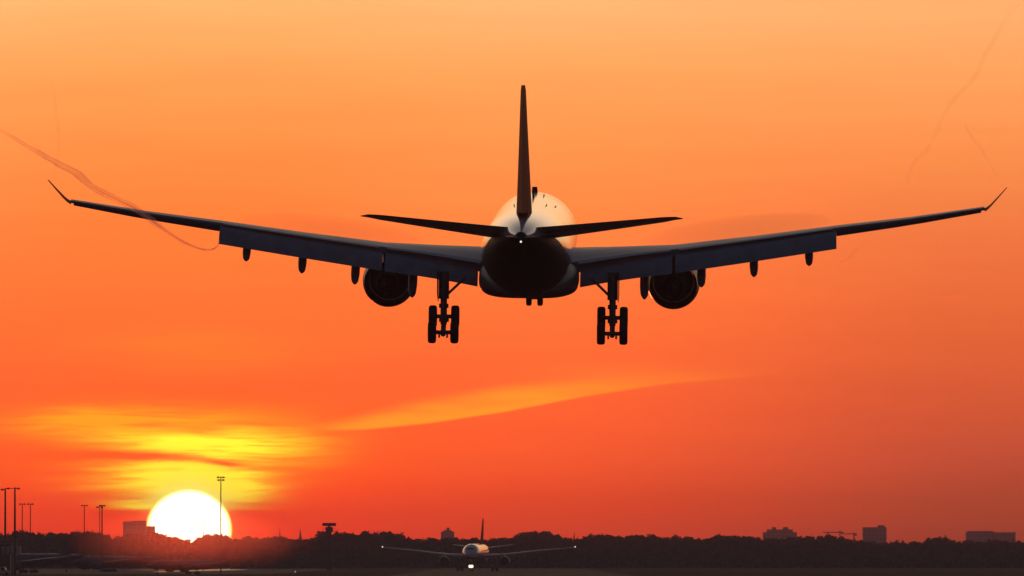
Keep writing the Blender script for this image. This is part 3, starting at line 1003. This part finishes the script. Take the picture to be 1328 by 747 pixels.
root = empty('service_van', (vb.x, 2150, 0), 'pale service van at the lower left corner', 'van')
prof = [(-2.4, 0.4), (2.3, 0.4), (2.4, 1.0), (1.5, 1.15), (0.9, 2.0), (-2.3, 2.05), (-2.45, 1.2)]
MB().loft([[(x_ , -0.9, z_) for x_, z_ in prof], [(x_, 0.9, z_) for x_, z_ in prof]]).build('body', MT['van'], root, False)
MB().add([(0.2, -0.92, 1.2), (1.3, -0.92, 1.2), (0.85, -0.92, 1.85), (0.2, -0.92, 1.85)], [(0, 1, 2, 3)]).build('window', MT['glass'], root, False)
for x_ in (-1.5, 1.5):
    for y_ in (-0.85, 0.85):
        MB().lathe((x_, y_, 0.34), (0, 1, 0), [(-0.11, 0.2), (-0.11, 0.34), (0.11, 0.34), (0.11, 0.2)], 18).build('wheel', MT['rubber'], root)

# airfield lights
for px, py, lab in ((383, 742, 'small amber light in the grass below the radar tower'), (297, 738, 'pale light at the right end of the wet patch'), (248, 734, 'tiny light on the apron under the sun')):
    Y = CAMZ * F / (py + 1.2 - HOR)
    q = at(px, py, Y)
    root = empty('airfield_light', (q.x, Y, 0), lab, 'airfield light', 'airfield ground lights')
    hh = q.z if q.z > 0.3 else 0.35
    MB().tube([(0, 0, 0), (0, 0, hh - 0.15)], 0.06, 8).build('post', MT['mast'], root)
    MB().ball((0, 0, hh), 0.2, 10, 6).build('lamp', MT['groundlamp'], root)

# ------------------------------------------------------------------ trees
PROF = [(-200, 690), (0, 690), (15, 691), (24, 687), (35, 688), (45, 691), (62, 688), (75, 690), (85, 688), (98, 687), (112, 686), (121, 688), (126, 691), (140, 691), (150, 694), (170, 691), (190, 690), (200, 691),
        (206, 690), (214, 694), (222, 696), (240, 697.5), (256, 696), (264, 692), (274, 691), (288, 691), (298, 693), (310, 697), (318, 694), (330, 697), (345, 695), (355, 694), (372, 697), (385, 698), (404, 699), (408, 694), (414, 689), (440, 688),
        (452, 691), (465, 689), (480, 688), (500, 689), (516, 690), (524, 696), (545, 697), (560, 696), (600, 697), (640, 697), (658, 695), (672, 694), (680, 690), (692, 687.5), (706, 687.5), (718, 690), (728, 695), (738, 697), (750, 697), (756, 694),
        (775, 692), (800, 693), (822, 692), (835, 693), (848, 692), (865, 694), (880, 693), (895, 696), (914, 698), (925, 694.5), (950, 692.5), (965, 694), (985, 696), (1010, 696), (1040, 694), (1065, 693), (1078, 692), (1090, 696), (1115, 698),
        (1135, 701), (1150, 702), (1165, 700), (1180, 701), (1200, 703), (1212, 697), (1222, 695), (1230, 697), (1236, 700), (1260, 700), (1290, 700), (1340, 701), (1500, 698)]


def prof(px):
    for a_, b_ in zip(PROF, PROF[1:]):
        if a_[0] <= px <= b_[0]:
            return a_[1] + (b_[1] - a_[1]) * (px - a_[0]) / (b_[0] - a_[0])
    return 697


def leaf_quad(b, c, s):
    n = Vector((random.gauss(0, 1), random.gauss(0, 1), random.gauss(0, 1))).normalized()
    u = n.orthogonal().normalized()
    w_ = n.cross(u)
    a_ = random.uniform(0, 6.28)
    u, w_ = u * math.cos(a_) + w_ * math.sin(a_), w_ * math.cos(a_) - u * math.sin(a_)
    b.add([c - u * s, c - w_ * s * 0.6, c + u * s, c + w_ * s * 0.6], [(0, 1, 2, 3)])


wood = MB()
for row, Y in ((0, 3760), (1, 3800), (2, 3850)):
    px = -300
    while px < 1640:
        x = (px - 664) / F * Y
        htop = CAMZ + (HOR - prof(px) - (0.5 if row == 1 else random.uniform(0.5, 7))) / F * Y
        rx = random.choice((random.uniform(2.2, 4.0), random.uniform(3.5, 6.5)))
        htop += random.uniform(-0.5, 0.35)
        rz = min(htop * 0.5, random.uniform(3.2, 5.5))
        cz = htop - rz
        n = int(620 * rx / 5)
        for _ in range(n):
            v = Vector((random.gauss(0, 1), random.gauss(0, 0.5), random.gauss(0, 1))).normalized() * (random.uniform(0.3, 1) ** 0.3)
            k = (0.95 if random.random() > 0.07 else 1.06) + 0.07 * math.sin(7 * math.atan2(v.z, v.x) + px)
            leaf_quad(wood, Vector((x + v.x * rx * k, Y + v.y * 5, cz + v.z * rz * k)), random.uniform(0.35, 0.6))
        for _ in range(n // 3):
            v = Vector((random.gauss(0, 1), 0, random.gauss(0, 1))).normalized() * math.sqrt(random.uniform(0, 1)) * 0.78
            leaf_quad(wood, Vector((x + v.x * rx, Y + random.uniform(-3, 3), cz + v.z * rz)), random.uniform(0.9, 1.4))
        for _ in range(n // 3):
            leaf_quad(wood, Vector((x + random.uniform(-1, 1) * rx * 1.2, Y + random.uniform(-6, 6), random.uniform(0, cz))), random.uniform(0.9, 1.5))
        px += random.uniform(10, 17)
tag(wood.build('wood', MT['leaf'], smoothed=False), 'continuous dark wood along the far side of the airfield', 'wood', None, 'stuff')


def tree(px, py, wpx, Y, label, dome=1.0):
    t = at(px, py, Y)
    h = t.z
    rx = wpx / 2 * Y / F
    root = empty('tree', (t.x, Y, 0), label, 'tree', 'trees standing proud of the far wood')
    tk = MB().tube([(0, 0, 0), (0.1, 0, h * 0.35), (0, 0.1, h * 0.75)], [0.4, 0.3, 0.12], 8)
    for k_ in range(4):
        a_ = k_ * 1.7
        tk.tube([(0, 0, h * (0.3 + 0.08 * k_)), (rx * 0.6 * math.cos(a_), rx * 0.5 * math.sin(a_), h * (0.5 + 0.08 * k_))], [0.16, 0.05], 6)
    tk.build('trunk', MT['bark'], root)
    b = MB()
    lobes = [(random.uniform(-0.6, 0.6) * rx, random.uniform(-0.5, 0.5) * rx, h * random.uniform(0.45, 0.72), random.uniform(0.35, 0.6)) for _ in range(9)]
    for _ in range(2200):
        lx, ly, lz, lr = random.choice(lobes)
        v = Vector((random.gauss(0, 1), random.gauss(0, 1), random.gauss(0, 1))).normalized() * (random.uniform(0.3, 1) ** 0.4)
        z = lz + v.z * h * 0.28 * dome
        x = lx + v.x * rx * lr
        if (x / rx) ** 2 + ((z - h * 0.55) / (h * 0.45)) ** 2 < 1.0 and z < h:
            leaf_quad(b, Vector((x, ly + v.y * rx * lr, z)), random.uniform(0.22, 0.5))
    b.build('crown', MT['leaf'], root, False)
    return root


for px, py, wpx, lab in ((26, 685.5, 30, 'rounded tree behind the foot of the two tall left masts'), (110, 684.5, 34, 'broad flat tree below the lone thin mast'), (268, 690, 16, 'small tree silhouetted against the lower right of the sun'),
                         (207, 689, 14, 'small tree at the lower left edge of the sun'), (318, 692.5, 14, 'pointed tree just right of the sun'), (422, 685.5, 34, 'broad tree directly behind the radar tower'),
                         (487, 686.5, 52, 'wide tree midway between radar tower and taxiing jet'), (698, 685, 52, 'broad domed tree just right of the taxiing jet fin'), (950, 691, 34, 'rounded tree right of the dip in the right woods'),
                         (1076, 691, 26, 'rounded tree just left of the construction cranes'), (1222, 693.5, 26, 'lone dark rounded tree right of the square tower block')):
    tree(px, py, wpx, 3720, lab)

# ------------------------------------------------------------------ birds
def bird(px, py, Y, label, s=1.0):
    c = at(px, py, Y)
    b = MB()
    b.lathe((0, -0.3 * s, 0), (0, 1, 0), [(0, 0.02 * s), (0.12 * s, 0.07 * s), (0.35 * s, 0.09 * s), (0.55 * s, 0.05 * s), (0.66 * s, 0.01 * s)], 10)
    for sg in (-1, 1):
        b.loft([[(sg * 0.05 * s, 0.15 * s, 0.03 * s), (sg * 0.05 * s, -0.1 * s, 0.03 * s), (sg * 0.05 * s, -0.1 * s, 0.05 * s), (sg * 0.05 * s, 0.15 * s, 0.05 * s)],
                [(sg * 0.35 * s, 0.16 * s, 0.2 * s), (sg * 0.35 * s, -0.06 * s, 0.2 * s), (sg * 0.35 * s, -0.06 * s, 0.215 * s), (sg * 0.35 * s, 0.16 * s, 0.215 * s)],
                [(sg * 0.7 * s, 0.02 * s, 0.12 * s), (sg * 0.7 * s, -0.05 * s, 0.12 * s), (sg * 0.7 * s, -0.05 * s, 0.13 * s), (sg * 0.7 * s, 0.02 * s, 0.13 * s)]])
    o = b.build('bird', MT['bird'], None, True)
    o.location = c
    return tag(o, label, 'bird', 'distant birds in flight')


bird(789, 601, 1500, 'tiny dark bird alone in the open sky right of centre', 0.35)
bird(1004, 675, 1800, 'tiny dark bird above the low building with two roof boxes', 0.6)
bird(554, 699, 1800, 'tiny dark bird in front of the wood left of taxiing jet', 0.5)

# ------------------------------------------------------------------ haze
hz = MB().box((0, 4200, 30.5), (3400, 9600, 63)).build('haze', bpy.data.materials.new('haze_air'), None, False)
tag(hz, 'evening haze', None, None, 'stuff')
hm = hz.data.materials[0]
hm.use_nodes = True
t = hm.node_tree
t.nodes.clear()
v1 = t.nodes.new('ShaderNodeVolumePrincipled')
v1.inputs['Color'].default_value = (0.90, 0.90, 0.91, 1)
v1.inputs['Density'].default_value = HAZE_S
v1.inputs['Anisotropy'].default_value = 0.0
o = t.nodes.new('ShaderNodeOutputMaterial')
t.links.new(v1.outputs[0], o.inputs['Volume'])

# volume added for the red glare under the sun; tinted red, scatters forward
mc = at(245, 0, 1700)
mm = vapour_mat('red_glow', 8.5e-5, (0.92, 0.42, 0.38))
mm.node_tree.nodes['Principled Volume'].inputs['Anisotropy'].default_value = 0.90
b = MB()
NR, NT = 14, 40
SLANT = mc.x / 1700             # the bank lies along the direction of the sun


def glow_point(f, th, side):
    y = 1700 + side * 520 * (1 - f * f) ** 2.6
    return (SLANT * y + 25 * f * math.cos(th), y, 7.4 + 7.3 * f * math.sin(th))


for side in (-1, 1):
    for r_ in range(NR):
        for k in range(NT):
            b.v.append(glow_point(r_ / NR, 2 * math.pi * k / NT, side))
rim = len(b.v)
for k in range(NT):
    b.v.append(glow_point(1.0, 2 * math.pi * k / NT, 0))
for q, base in enumerate((0, NR * NT)):
    for r_ in range(NR):
        for k in range(NT):
            k2 = (k + 1) % NT
            A0, A1_ = base + r_ * NT + k, base + r_ * NT + k2
            B0, B1_ = (base + (r_ + 1) * NT + k, base + (r_ + 1) * NT + k2) if r_ < NR - 1 else (rim + k, rim + k2)
            if r_ == 0:
                A0 = A1_ = base
            b.f.append((A0, B0, B1_) if A0 == A1_ else (A0, B0, B1_, A1_))
tag(b.build('red_glow', mm), 'added volume giving a red glow low under the sun', None, None, 'stuff')
